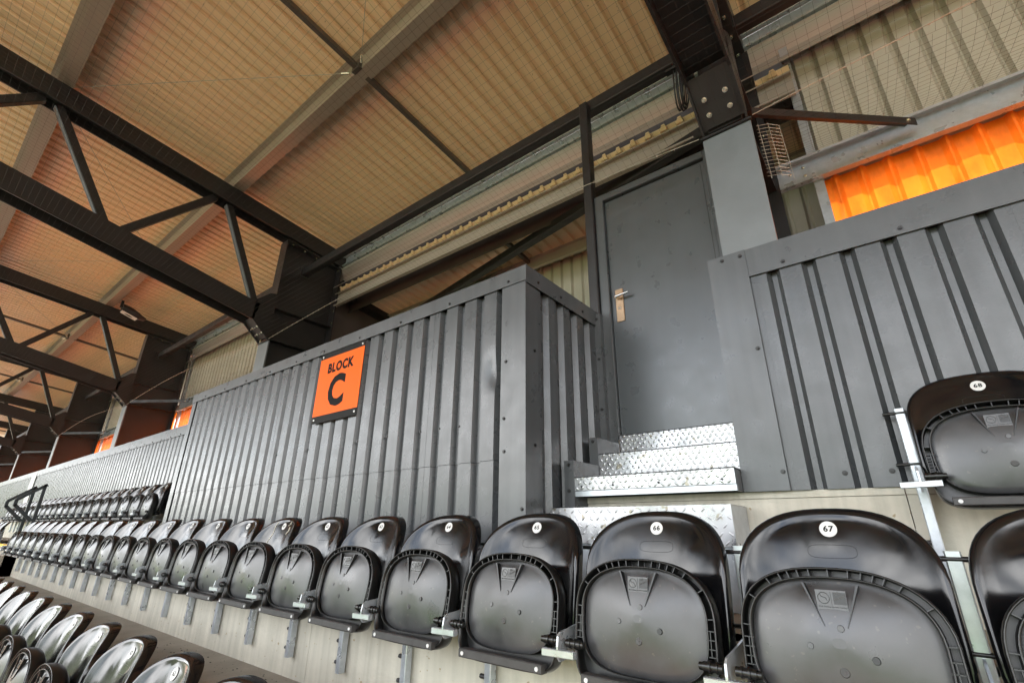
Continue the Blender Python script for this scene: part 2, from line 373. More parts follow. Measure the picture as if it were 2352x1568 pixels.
for y, z in ((2.10, 1.395), (2.35, 1.395), (2.62, 1.395), (2.84, 1.395), (2.07, .95), (2.07, .42)): screw(w, (BX1+.012 if z > 1.3 else BX1+.003, y, z), (0, 0, R(90)))
# post trim at the end of the side wall
mb = MB(); mb.box(BX1-.03, BX1+.045, 2.80, 2.803, TA, 1.44); mb.box(BX1+.045, BX1+.10, 2.845, 2.848, .42, 1.44); mb.box(BX1+.042, BX1+.045, 2.803, 2.848, TA, 1.44); mb.build('end_flashing', 'flash', w)
for z in (1.40, 1.1, .75, .47): screw(w, (BX1+.02, 2.80, z))

# sign
s = thing('block_sign', 'orange BLOCK C sign with black bands fixed to the ribbed enclosure', 'sign', None, (-3.318, BY-.02, .77))
hw = .302
mb = MB(); mb.box(-hw, hw, 0, .003, 0, .582); mb.build('sign_board', 'signblack', s)
mb = MB(); mb.box(-hw+.001, hw-.001, -.0025, -.0005, .056, .535); mb.build('orange_panel', 'signorange', s)
o = place_text('word_block', 'BLOCK', .107, 'ink', s, (-.002, -.003, .434), bold=.0055, sx=.93); o.rotation_euler = (0, 0, 0)
place_text('letter_c', 'C', .335, 'ink', s, (-.012, -.003, .225), bold=.014, sx=.95)
for x in (-hw+.03, hw-.03):
    for z in (.028, .556):
        mb = MB(); mb.cyl((x, -.001, z), (x, -.005, z), .0085, 12); mb.build('rivet', 'white', s)

# ------------------------------------------------------------------ stairs of chequer plate
XS0, XS1 = -1.393, -.5845
def chequer(mb, x0, x1, a0, a1, place, pitch=.0335, ln=.029, wd=.012, h=.0035):
    """raised almond shaped lugs; place(u, v, h)"""
    nx = int((x1-x0)/pitch); ny = int((a1-a0)/pitch*1.15)+1
    for j in range(ny):
        for i in range(nx+1):
            u = x0+.012+pitch*i+(pitch/2 if j % 2 else 0); v = a0+.012+(a1-a0-.016)*j/max(1, ny-1)*.97
            if u > x1-.01: continue
            s_ = 1 if (i+j) % 2 else -1
            ca, sa = math.cos(s_*R(45)), math.sin(s_*R(45))
            def q(p, w_, hh):
                uu, vv = u+p*ca-w_*sa, v+p*sa+w_*ca
                return place(min(max(uu, x0+.001), x1-.001), min(max(vv, a0+.001), a1-.001), hh)
            pts = [q(-ln/2, 0, 0), q(-ln/4, wd/2, 0), q(ln/4, wd/2, 0), q(ln/2, 0, 0), q(ln/4, -wd/2, 0), q(-ln/4, -wd/2, 0), q(-ln/5, 0, h), q(ln/5, 0, h)]
            mb.add(pts, [(0, 1, 6), (1, 2, 7, 6), (2, 3, 7), (3, 4, 7), (4, 5, 6, 7), (5, 0, 6)], True)
def step_plate(parent, name, x0, x1, y0, y1, z0, z1, front=True):
    mb = MB(); mb.box(x0, x1, y0, y0+.004, z0, z1-.004); mb.box(x0, x1, y0+.0005, y1, z1-.004, z1)
    chequer(mb, x0, x1, z0, z1-.002, lambda u, v, h: (u, y0-h, v)); chequer(mb, x0, x1, y0+.004, y1-.004, lambda u, v, h: (u, v, z1+h))
    o_ = mb.build(name, 'alu', parent); mb = MB(); mb.box(x0, x1, y0-.003, y0, z1-.005, z1-.0005); mb.build('nosing_shade_line', 'steel', o_); return o_  # dark strip stands in for the dark reflection along the rounded nosing
st = thing('metal_steps', 'chequer plate metal steps climbing to the grey door', 'steps', None, (0, 0, 0))
step_plate(st, 'step', XS0, XS1, 2.28, 2.563, TB+.03, .270); step_plate(st, 'step', XS0, -.60, 2.563, 2.85, .272, .425); step_plate(st, 'step', XS0, -.62, 2.85, 3.0, .427, .578)
for o_ in st.children: pass
mb = MB(); mb.box(XS0, XS1, 2.284, 2.30, TB+.001, TB+.027); mb.build('angle_trim', 'galv', st)
mb = MB(); mb.box(XS1-.012, XS1-.0005, 2.285, 2.38, TB+.002, .262); mb.box(XS0+.01, -.62, 2.60, 2.95, TB+.002, .262); mb.build('side_panel', 'flash', st)
for x in (-1.35, -1.17, -.93, -.64): screw(st, (x, 2.2785, TB+.05), r=.0042, h=.002)
# stepped side trims against the enclosure
mb = MB()
for y0, y1, z in ((2.275, 2.56, .370), (2.555, 2.84, .535)):
    mb.box(-1.452, XS0-.001, y0, y0+.003, TA, z-.012); mb.box(-1.452, XS0-.001, y0+.003, y1, z-.015, z-.012)
    mb.box(XS0-.004, XS0-.001, y0+.0035, y1, TA, z-.0155)
mb.build('stepped_side_trim', 'flash', st)
for p_ in ((-1.425, 2.275, .335), (-1.425, 2.555, .50), (-1.425, 2.275, .20)): screw(st, p_)
st = thing('step_box', 'separate low chequer plate step box below the metal steps', 'step')
BXR = -.590
mb = MB(); mb.box(-1.475, BXR, 2.170, 2.174, -.052, .106); mb.box(-1.475, BXR, 2.1705, 2.40, .106, .110)
chequer(mb, -1.475, BXR, -.05, .10, lambda u, v, h: (u, 2.170-h, v), pitch=.040, ln=.028, wd=.008, h=.003); chequer(mb, -1.475, BXR, 2.18, 2.39, lambda u, v, h: (u, v, .110+h), pitch=.04, ln=.026, wd=.006)
mb.build('tread_plate', 'alu', st)
mb = MB(); mb.box(BXR-.004, BXR-.0005, 2.1745, 2.405, -.24, .1055); mb.build('side_plate', 'galv', st)
mb = MB(); mb.box(-1.47, BXR-.006, 2.19, 2.194, TA+.003, -.053); mb.build('lower_panel', 'galv', st)

# ------------------------------------------------------------------ door
d = thing('access_door', 'flush grey metal door with lever handle at the top of the steps', 'door', None, (-1.39, 2.88, .585))
mb = MB(); mb.box(0, .765, 0, .045, 0, 1.815); mb.build('door_leaf', 'door', d)
mb = MB(); mb.bar((-.04, .0, -.01), (-.04, .0, 1.88), .072, .06, (0, 1, 0), .004); mb.bar((.805, .0, -.01), (.805, .0, 1.88), .072, .06, (0, 1, 0), .004)
mb.bar((-.0035, .0, 1.853), (.7685, .0, 1.853), .06, .055, (0, 0, 1), .004); mb.box(-.07, .83, -.02, .04, -.03, -.006); mb.build('door_frame', 'door', d)
mb = MB(); mb.box(.738, .742, -.0015, .0, .01, 1.80); mb.build('shadow_gap', 'steel', d)
h = MB(); n = 10
h.bar((.062, -.004, .785), (.062, -.004, 1.035), .060, .009, (0, 1, 0), .003); hp = h.build('handle_plate', 'brass', d)
mb = MB(); mb.cyl((.052, -.008, .965), (.052, -.045, .965), .011, 14); mb.cyl((.052, -.045, .965), (.150, -.048, .972), .0095, 14, .008)
mb.build('lever', 'chrome', d)
mb = MB(); mb.cyl((.062, -.008, .885), (.062, -.013, .885), .0125, 14); mb.build('key_cylinder', 'chrome', d)
# post from the door head to the beam
pth = thing('door_post', 'thin dark steel post rising beside the door to the upper beam', 'post', None, (-1.505, 2.86, .58))
mb = MB(); mb.bar((0, 0, -.3), (0, 0, 2.90), .075, .075, (0, 1, 0), .006); mb.build('upright', 'steel', pth)
mb = MB(); mb.box(-.04, .04, -.04, .04, -.31, -.302); mb.build('base_plate', 'steel', pth)

# ------------------------------------------------------------------ steel frame
def zt(y): return 4.515-.117*y           # top of the top chord
def zb(y): return 3.275-.197*y           # top of the bottom chord
BAY = 6.0
XC = [-.41-BAY*k for k in range(0, 7)]
YC = 2.62
names = ['beside the grey door', 'behind the left part of the enclosure with the sign', 'second along behind the left parapet', 'third along behind the left parapet', 'fourth along behind the left parapet', 'fifth along behind the left parapet', 'last along behind the left parapet']
pos = ['above the grey door', 'above the left part of the enclosure', 'third from the right', 'fourth from the right', 'fifth from the right', 'sixth from the right', 'farthest to the left']
def column(x, i):
    c = thing('steel_column', 'deep steel column %s' % names[i], 'column', 'steel columns along the back of the stand', (x, YC, TB))
    H = zt(YC)-.28-TB
    mb = MB(); mb.box(-.142, .142, 0, .018, 0, 2.17-.0); mb.build('front_flange', 'collit', c)
    mb = MB(); mb.box(-.10, .10, .0, .018, 2.20, H+.0); mb.build('upper_flange', 'steel', c)
    mb = MB(); mb.box(-.007, .007, .019, .86, 0, H-.02); mb.build('web', 'steel', c)
    mb = MB(); mb.box(-.142, .142, .862, .88, 0, H-.12); mb.build('back_flange', 'steel', c)
    mb = MB()
    for z in (.9, 2.19, 2.65): mb.box(.0075, .12, .02, .86, z, z+.012); mb.box(-.12, -.0075, .02, .86, z, z+.012)
    mb.build('stiffener_plate', 'steel', c)
    # end plate to the rafter with rows of bolts
    mb = MB(); mb.add([(-.12, .02, H-.018), (.12, .02, H-.018), (.12, 1.0, H-.018-.115), (-.12, 1.0, H-.018-.115), (-.12, .02, H), (.12, .02, H), (.12, 1.0, H-.115), (-.12, 1.0, H-.115)], [(0, 3, 2, 1), (4, 5, 6, 7), (0, 1, 5, 4), (1, 2, 6, 5), (2, 3, 7, 6), (3, 0, 4, 7)])
    mb.build('end_plate', 'steel', c)
    for k in range(5):
        for sx in (-.07, .07):
            yy = .1+.19*k; screw(c, (sx, yy, H-.02-.117*yy), (R(90), 0, 0), 'zinc', r=.013, h=.02, name='bolt')
    if i < 3:
        for z in (2.92, 2.72): screw(c, (.11, .861, z), (0, 0, 0), 'zinc', r=.011, h=.012, name='bolt')
    return c
def hsec(mb, p, q, w, h, t=.016):
    """H section with a horizontal web: two upright flanges"""
    p, q = Vector(p), Vector(q); X = Vector((w/2-t/2, 0, 0))
    mb.bar(p-X, q-X, t, h); mb.bar(p+X, q+X, t, h); mb.bar(p, q, w-2*t-.002, .012)
def truss(x, i):
    t = thing('roof_truss', 'dark steel roof truss %s, reaching out to the pitch' % pos[i], 'roof truss', 'roof trusses of the stand', (x, YC, 2.34))
    def l(y, z, dx=0): return Vector((dx, y-YC, z-2.34))
    mb = MB(); hsec(mb, l(-6.2, zt(-6.2)-.12), l(3.75, zt(3.75)-.12), .24, .24); mb.build('top_chord', 'steel', t)
    mb = MB(); hsec(mb, l(-5.4, zb(-5.4)-.125), l(2.40, zb(2.40)-.125), .27, .25); mb.build('bottom_chord', 'steel', t)
    top = [1.70-1.78*k for k in range(5)]; bot = [.74-1.78*k for k in range(4)]
    def diag(ya, yb):
        mb = MB(); mb.bar(l(ya, zt(ya)-.235), l(yb, zb(yb)+.0), .09, .09, (1, 0, 0), .008); mb.build('diagonal', 'steel', t)
    diag(1.80, 2.40)
    for k in range(4):
        diag(top[k]-.08, bot[k]+.07); 
        diag(top[k+1]+.06, bot[k]-.07)
    # haunch: side plates, sloping underside with four bolts, end plate
    p1, p2, p3, p4, p5 = (2.36, 2.84), (2.36, 2.565), (2.60, 2.345), (2.617, 2.345), (2.617, 3.02)
    for sx in (-.135, .123):
        mb = MB(); pl = [p1, p2, p3, p4, p5, (2.53, 3.0)]
        vs = [l(y, z, sx) for y, z in pl]+[l(y, z, sx+.012) for y, z in pl]; m_ = len(pl)
        mb.add(vs, [tuple(range(m_)), tuple(range(2*m_-1, m_-1, -1))]+[(k, (k+1) % m_, (k+1) % m_+m_, k+m_) for k in range(m_)]); mb.build('gusset', 'steel', t)
    mb = MB(); mb.bar(l(2.365, 2.585), l(2.595, 2.365), .24, .014, (1, 0, 0)) if False else None
    a, b = l(2.37, 2.60), l(2.605, 2.385); dv = (b-a).normalized(); nn = Vector((0, dv.z, -dv.y))
    mb.ext([(-.122, -.007), (.122, -.007), (.122, .007), (-.122, .007)], a, b, Vector((1, 0, 0)), nn); mb.build('haunch_plate', 'steel', t)
    if nn.z > 0: nn = -nn
    ang = math.atan2(nn.z, nn.y)
    for sx in (-.062, .062):
        for f in (.45, .75):
            pt = a+(b-a)*f+nn*.007; pt.x = sx
            screw(t, pt, (ang+math.pi, 0, 0), 'zinc', r=.0125, h=.03, name='bolt')
    mb = MB(); mb.box(-.15, .15, -.02, .012, -.012, 0); mb.build('cap_plate', 'steel', t)
    return t
for i, x in enumerate(XC):
    column(x, i); truss(x, i)

# purlins
def purlin(y, x0, x1, label, ze=None):
    z = zt(y)+.004; p = thing('purlin', label, 'purlin', 'purlins under the roof sheets', ((x0+x1)/2, y, z)); Lx = (x1-x0)/2
    mb = MB(); mb.box(-Lx, Lx, -.072, .065, 0, .0025); mb.box(-Lx, Lx, .0655, .068, 0, .02)
    mb.box(-Lx, Lx, -.075, -.0725, 0.0, .185); mb.box(-Lx, Lx, -.14, -.0755, .1825, .185); mb.build('z_section', 'purlin', p)
    return p
for y, n in ((1.83, 'galvanised purlin nearest the seats in front of the columns'), (-.05, 'galvanised purlin one bay further out towards the pitch'), (-1.83, 'galvanised purlin third out towards the pitch'), (-3.61, 'galvanised purlin fourth out towards the pitch'), (-5.4, 'galvanised purlin at the front edge of the roof')):
    purlin(y, -37, 24, n)
for i in range(6):
    xm = XC[i]-3.03
    sb = thing('sag_bar', 'dark sag bar between purlins in roof bay %s' % ['over the block sign', 'left of the sign', 'with the floodlight', 'beyond the floodlight', 'far left', 'farthest left'][i], 'steel bar', 'sag bars between purlins', (xm, 0, 4.3))
    for a, b in ((-5.3, -3.7), (-3.5, -1.9), (-1.75, -.13), (.03, 1.76), (1.86, 3.42)):
        mb = MB(); mb.bar((0, a, zt(a)-4.3+.03), (0, b, zt(b)-4.3+.03), .05, .05, (0, 0, 1)); mb.build('bar', 'sag', sb)
    mb = MB(); mb.box(-.06, .06, 1.72, 1.765, zt(1.75)-4.3-.01, zt(1.75)-4.3+.10); mb.build('cleat', 'sag', sb)
    br = thing('bracing_wire', 'thin diagonal bracing wires in roof bay %s' % ['over the block sign', 'left of the sign', 'with the floodlight', 'beyond the floodlight', 'far left', 'farthest left'][i], 'wire', 'diagonal bracing wires under the roof', (xm, 0, 4.3))
    for sx in (-1, 1):
        mb = MB(); mb.cyl((sx*2.85, .0, zt(0)-4.3-.0), (sx*.10, 1.72, zt(1.72)-4.3-.0), .0035, 6); mb.build('wire', 'wire', br)
        mb = MB(); mb.cyl((sx*.10, 1.72, zt(1.72)-4.3), (sx*.17, 1.675, zt(1.675)-4.3), .012, 8); mb.build('turnbuckle', 'zinc', br)

# roof sheets: wide pans low, narrow ribs up
rf = thing('stand_roof', 'peach coloured ribbed metal roof over the whole stand', 'roof')
def zr(y): return zt(y)+.205
PR = .165; a = -37.0
while a < 23.8:
    b = min(a+PR*6, 24); pr = ribs(a, b, PR, .100, .018, .035, -.03)
    sheet(pr, -6.4, 3.74, lambda u, dd, t: (u, t, zr(t)+dd)).build('roof_sheet', 'roof', rf); a += PR*6
mb = MB(); rr_ = random.Random(5)
for i in range(int(36/PR)):
    for y in (2.9, 2.2, 1.35, .6, -.7, -1.3, -2.5, -3.1):
        if (i+int(y*10)) % 3: continue
        x = -33+i*PR+.03+rr_.uniform(-.01, .01); yy = y+rr_.uniform(-.05, .05); z = zr(yy); dx, dy = rr_.uniform(-.006, .006), rr_.uniform(-.006, .006)
        mb.add([(x-.004, yy, z), (x+.004, yy-.003, z), (x, yy+.004, z), (x+dx, yy+dy, z-.022)], [(0, 1, 3), (1, 2, 3), (2, 0, 3)])
tag(mb.build('fixing_tip', 'steel', rf), kind='stuff')
mb = MB(); mb.box(-37, 24, -6.46, -6.40, zr(-6.4)-.25, zr(-6.4)+.08); mb.build('front_fascia', 'steel', rf)

# dark beam along the columns that carries the net
for i in range(-1, 6):
    x0 = (XC[i+1]+.15) if i+1 < 7 else -37; x1 = (XC[i]-.12) if i >= 0 else 24
    lb = ['right of the steel column by the door', 'running from the door column to the next over the sign', 'in the second bay from the door', 'in the third bay from the door', 'in the fourth bay from the door', 'in the fifth bay from the door', 'in the last bay'][i+1]
    bm = thing('net_beam', 'dark steel box beam %s' % lb, 'beam', 'dark beams between the columns', ((x0+x1)/2, 2.94, 3.50))
    Lx = (x1-x0)/2
    mb = MB(); mb.bar((-Lx, 0, 0), (Lx, 0, 0), .10, .115, (0, 0, 1), .008); mb.build('box_section', 'steel', bm)
    mb = MB(); mb.box(-Lx-.012, -Lx-.001, -.07, .07, -.08, .08); mb.box(Lx+.001, Lx+.012, -.07, .07, -.08, .08); mb.build('end_plate', 'steel', bm)

# eaves rails behind the columns
er = thing('eaves_rails', 'stack of galvanised rails and flashings along the back eaves', 'rail')
X0, X1 = -37, 24
def zsec(y, z0, z1, lip=.05, m='purlin', name='rail', x0=X0, x1=X1):
    mb = MB(); mb.box(x0, x1, y, y+.0025, z0, z1); mb.box(x0, x1, y-lip, y-.0003, z0-.0022, z0); mb.box(x0, x1, y-lip, y-.0003, z1, z1+.0022)
    mb.box(x0, x1, y-lip-.0025, y-lip, z0-.002, z0+.016); mb.box(x0, x1, y-lip-.0025, y-lip, z1-.014, z1+.002)
    return mb.build(name, m, er)
zsec(3.56, 3.88, 4.045, .055, 'galv')
mb = MB(); pts = [(3.56, 3.872), (3.50, 3.835), (3.50, 3.80), (3.58, 3.70), (3.55, 3.60), (3.48, 3.525), (3.48, 3.512)]
mb.add([(X0, y, z) for y, z in pts]+[(X1, y, z) for y, z in pts], [(i, i+1, i+8, i+7) for i in range(6)], False); mb.build('folded_flashing', 'purlin', er)
mb = MB(); mb.box(-6.3, -.02, 3.53, 3.60, 3.42, 3.50); mb.build('sheet_end', 'roof', er)
x = -6.25
while x < -.1:
    mb = MB(); prof = [(0, 3.418), (0, 3.455), (.018, 3.492), (.046, 3.492), (.064, 3.455), (.064, 3.418)]
    mb.add([(x+u, 3.49+.012*(k in (1, 4)), z) for k, (u, z) in enumerate(prof)]+[(x+u, 3.531, z) for u, z in prof], [tuple(range(6))]+[(k, k+6, (k+1) % 6+6, (k+1) % 6) for k in range(6)]); mb.build('sheet_rib_end', 'roof', er); x += P
mb = MB(); mb.box(X0, X1, 3.80, 3.81, 3.2, zr(3.8)+.04); mb.build('outer_closure', 'backdark', er)
zsec(3.52, 3.17, 3.375, .05, 'purlin', 'lower_rail', -6.3, -.02)

# ------------------------------------------------------------------ back wall: beige above, orange strip below
def back_bay(x0, x1, label, i):
    w = thing('back_wall_bay', label, 'wall', 'beige and orange bays of the back wall', ((x0+x1)/2, 3.60, TB)); cx = (x0+x1)/2
    z0 = 2.585; a = x0
    while a < x1-.01:
        b = min(a+P*6, x1)
        sheet(ribs(a, b, P, .098, .022, .035, x0+.02), z0-TB, 3.84-TB, lambda u, dd, t: (u-cx, 0+dd, t)).build('beige_sheet', 'beige', w)
        sheet(ribs(a, b, P, .088, .026, .032, x0+.10), .2, 2.40-TB, lambda u, dd, t: (u-cx, .03-dd, t), th=0).build('orange_sheet', 'orange', w)
        a = b
    mb = MB(); mb.box(x0-cx, x1-cx, -.015, -.011, 3.80-TB, 3.885-TB); mb.build('head_flashing', 'backdark', w)
    # galvanised rail between the two
    mb = MB(); e = .28 if i == 0 else .0
    mb.box(x0-cx-e, x1-cx, -.045, -.0425, 2.375-TB, 2.575-TB); mb.box(x0-cx-e, x1-cx, -.10, -.046, 2.575-TB, 2.579-TB); mb.box(x0-cx-e, x1-cx, -.10, -.046, 2.371-TB, 2.375-TB)
    mb.box(x0-cx-e, x1-cx, -.103, -.1, 2.560-TB, 2.581-TB); mb.box(x0-cx-e, x1-cx, -.103, -.1, 2.369-TB, 2.40-TB)
    mb.build('rail', 'galv', w)
    mb = MB(); mb.box(x0-cx-.04, x1-cx+.04, .085, .095, 2.30-TB, 3.9-TB); mb.build('outer_sheet', 'beige', w)
    mb = MB(); mb.box(x0-cx-.06, x0-cx, -.04, -.02, .2, 3.8-TB); mb.box(x0-cx-.06, x0-cx-.055, -.02, .08, .2, 3.8-TB); mb.build('edge_trim', 'galv', w)
    if i == 0:
        for k in range(9): screw(w, (x0-cx+.32+.22*k, -.045, 2.41-TB), r=.004, h=.01)
        for dx, z in ((-.19, 2.50), (-.10, 2.525), (-.19, 2.43), (-.10, 2.45)): screw(w, (x0-cx+dx, -.046, z-TB), r=.009, h=.006, m='zinc')
    return w
back_bay(.0, 23.9, 'beige ribbed sheet wall with orange strip, right of the door column', 0)
back_bay(-12.27, -6.56, 'beige ribbed back wall seen between the columns left of the enclosure', 1)
for k in range(2, 6): back_bay(XC[k+1]+.16, XC[k]-.16, 'distant beige and orange back wall bay %s' % ['third from the door column', 'fourth from the door column', 'fifth from the door column', 'farthest from the door column'][k-2], k)

# low room behind the first bay: ceiling, walls, brace
ext = thing('rear_extension', 'dim rear extension with ribbed ceiling behind the enclosure', 'extension')
def ze(y): return 3.46-.137*(y-3.6)
a = -6.4
while a < -.15:
    b = min(a+PR*6, -.02); sheet(ribs(a, b, PR, .10, .018, .03, -.05), 3.66, 5.2, lambda u, dd, t: (u, t, ze(t)+dd)).build('ceiling_sheet', 'roof', ext); a += PR*6
a = -6.4
while a < -.15:
    b = min(a+P*6, -.02); sheet(ribs(a, b, P, .095, .02, .03, 0), .2, 3.36, lambda u, dd, t: (u, 4.66+dd, t)).build('back_sheet', 'beige', ext); a += P*6
mb = MB(); mb.box(-6.4, -.02, 4.45, 4.455, 3.17, 3.33); mb.box(-6.4, -.02, 4.40, 4.4495, 3.168, 3.17); mb.box(-6.4, -.02, 4.40, 4.4495, 3.33, 3.332); mb.build('purlin', 'purlin', ext)
mb = MB(); mb.box(-6.42, -6.40, 3.52, 5.2, .2, 3.6); mb.build('side_wall', 'backdark', ext)
mb = MB(); mb.box(-.02, -.0, 3.66, 5.2, .2, 3.6); mb.build('side_wall', 'backdark', ext)
mb = MB(); mb.bar((-6.31, 3.5, 3.50), (-6.31, 5.1, 3.28), .20, .22); mb.build('rafter', 'steel', ext)
mb = MB(); mb.bar((-3.3, 3.7, ze(3.7)-.03), (-3.3, 4.6, ze(4.6)-.03), .05, .05); mb.build('sag_bar', 'sag', ext)
mb = MB(); mb.box(-6.4, -.02, 3.66, 5.2, .05, .17); mb.build('floor_slab', 'tread', ext)
bc = thing('diagonal_brace', 'dark diagonal steel tube crossing the dim space over the enclosure', 'brace', None, (-.55, 3.47, 3.2))
mb = MB(); mb.bar((0, 0, 0), (-5.75, 1.12, 0), .10, .10, (0, 0, 1), .01); mb.build('tube', 'steel', bc)
mb = MB(); mb.box(-.02, .12, -.06, .06, -.09, .09); mb.build('end_plate', 'steel', bc)

# angle struts from each column head back to the wall rail
for i, x in enumerate(XC[:6]):
    if i == 1: continue
    lb = ['beside the door column, pointing right', '', 'left of the enclosure near the orange strip', 'between the second and third far columns', 'between far columns at the left', 'farthest at the left'][i]
    s_ = thing('angle_strut', 'steel angle strut %s' % lb, 'strut', 'angle struts between columns and wall', (x+.155, YC+.03, 2.44))
    mb = MB(); q = Vector((.80, .80, .06)); p_ = Vector((0, 0, 0)); dq = q.normalized(); side = dq.cross(Vector((0, 0, 1))).normalized()
    mb.ext([(0, 0), (.006, 0), (.006, -.055), (0, -.055)], p_, q, side, Vector((0, 0, 1))); mb.ext([(0, .001), (0, .007), (-.07, .007), (-.07, .001)], p_, q, side, Vector((0, 0, 1)))
    mb.build('angle_section', 'steel', s_); screw(s_, (.76, .755, .03), (R(40), 0, R(-40)), 'zinc', r=.012, h=.012, name='bolt')

# coil of cable hung on the door column
cc = thing('cable_coil', 'coil of black cable hanging on the column above the door', 'cable', None, (-.585, 2.60, 2.93))
for k in range(5):
    r_ = .19+.012*(k % 3); pts = [(-.012*k+.03*math.sin(t*2*math.pi/26), .0+.012*(k % 2)+(r_*.45)*math.cos(2*math.pi*t/26), r_*1.35*math.sin(2*math.pi*t/26)) for t in range(27)]
    MB().tube(pts, .0055, 6).build('cable_loop', 'rubber', cc)
mb = MB(); mb.box(-.10, .03, -.11, -.07, -.02, .0); mb.build('cable_tie', 'rubber', cc)

# floodlight on a far purlin
fl = thing('floodlight', 'black floodlight with pale lens hanging under the roof at the left', 'floodlight', None, (-11.75, 1.93, 4.17))
mb = MB(); mb.box(-.03, .03, -.02, .02, -.02, .12); mb.build('bracket', 'steel', fl)
rings = []
for k in range(9):
    t = k/8; yy = .02+.42*t; h_ = .085*math.sin(math.pi*min(1, .25+t*.75))+.01; zc = -.02-.13*t
    rings.append([Vector((.11*math.cos(q*math.pi/6), yy, zc+h_*math.sin(q*math.pi/6))) for q in range(12)])
MB().loft(rings, True, True, True).build('housing', 'steel', fl)
mb = MB(); mb.ext([(-.075, -.004), (.075, -.004), (.075, .004), (-.075, .004)], Vector((0, .02, -.10)), Vector((0, .30, -.19)), Vector((1, 0, 0)), Vector((0, .3, .95))); mb.build('lens', 'lamp', fl)

# ------------------------------------------------------------------ bird net
net = thing('bird_net', 'square mesh bird net stretched under the roof trusses', 'net')
def zn(y): return 2.335+.265*(2.60-y)
def strand(mb, p, q, r):
    p, q = Vector(p), Vector(q); d = (q-p).normalized(); a = d.orthogonal().normalized()*r; b = d.cross(a).normalized()*r
    mb.add([p+a, p-a*.5+b*.87, p-a*.5-b*.87, q+a, q-a*.5+b*.87, q-a*.5-b*.87], [(0, 1, 4, 3), (1, 2, 5, 4), (2, 0, 3, 5)])
mb = MB(); y = 2.60
NP = .05; k = 0
while y > -5.2:
    strand(mb, (-20, y, zn(y)), (4.0, y, zn(y)), .00055); y -= NP
x = 4.0
while x > -20:
    strand(mb, (x, 2.60, zn(2.60)), (x, -5.2, zn(-5.2)), .00055); x -= NP
tag(mb.build('net_mesh', 'net', net), kind='stuff')
# skirt of the net from the edge wire back to the rail
mb = MB()
def skirt(x0, x1, z1, y1=3.50):
    n = int((x1-x0)/NP)
    for i in range(n+1):
        x = x0+NP*i; pts = [(x+.012*math.sin(3*t+i*.7), 2.61+(y1-2.61)*t, 2.335+(z1-2.335)*t-.05*math.sin(math.pi*t)) for t in (0, .25, .5, .75, 1)]
        for a, b in zip(pts[:-1], pts[1:]): strand(mb, a, b, .0007)
    for j in range(1, 18):
        t = j/18; strand(mb, (x0, 2.61+(y1-2.61)*t, 2.335+(z1-2.335)*t-.05*math.sin(math.pi*t)), (x1, 2.61+(y1-2.61)*t, 2.335+(z1-2.335)*t-.05*math.sin(math.pi*t)), .0007)
skirt(-.20, 4.0, 2.585); skirt(-12.2, -6.5, 2.585)
tag(mb.build('net_skirt', 'net', net), kind='stuff')
for i in range(-1, 3):
    x0 = XC[i+1]+.16; x1 = (XC[i]-.16) if i >= 0 else 4.0
    sag = .0 if i < 1 else .03
    z_ = lambda t: 2.345+(.13 if i >= 0 else .10)*math.sin(math.pi*t)
    pts = [(x0+(x1-x0)*t/24, 2.605, z_(t/24)) for t in range(25)]
    MB().tube(pts, .0028, 5).build('edge_wire', 'wire', net)
    mb = MB()
    for t in range(1, int((x1-x0)/.12)):
        f = t*.12/(x1-x0); c_ = Vector((x0+(x1-x0)*f, 2.605, z_(f))); mb.bar(c_+Vector((0, 0, -.010)), c_+Vector((.003, 0, .010)), .0045, .0045)
    tag(mb.build('net_clip', 'wire', net), kind='stuff')
# cut stretch of wire mesh by the column
wm = thing('wire_mesh_offcut', 'curled offcut of wire mesh beside the door column', 'wire mesh', None, (-.25, 2.66, 2.0))
mb = MB()
for k in range(15):
    z = .30-.027*k; pts = [(0, .0, z), (.06, .03, z+.004), (.11, .09, z+.008)]
    for a, b in zip(pts[:-1], pts[1:]): strand(mb, a, b, .0014)
for px_, py_ in ((.01, .003), (.06, .03), (.11, .09)): strand(mb, (px_, py_, .31), (px_+.01, py_, -.10), .0014)
mb.build('mesh_wires', 'wire', wm)

# ------------------------------------------------------------------ aisle handrails
def handrail(x, label):
    h_ = thing('handrail', label, 'handrail', 'dark handrails beside the aisle steps', (x, 1.75, TA))
    pts = [Vector((0, .02, 0)), Vector((0, 0, .97))]
    mb = MB(); mb.bar((0, 0, -.45), (0, 0, .97), .05, .05, (0, 1, 0), .006); mb.build('post', 'rail', h_)
    mb = MB(); mb.bar((0, .025, .965), (0, -.30, .70), .05, .05, (1, 0, 0), .006); mb.build('top_rail', 'rail', h_)
    mb = MB(); mb.bar((0, -.30, .705), (0, -.30, .60), .05, .05, (0, 1, 0), .006); mb.build('end_piece', 'rail', h_)
    mb = MB(); mb.bar((0, -.30, .62), (0, -.03, .37), .05, .05, (1, 0, 0), .006); mb.build('lower_rail', 'rail', h_)
handrail(-11.85, 'dark square tube handrail at the aisle, the nearer one'); handrail(-12.75, 'dark square tube handrail at the aisle, the farther one on the left')

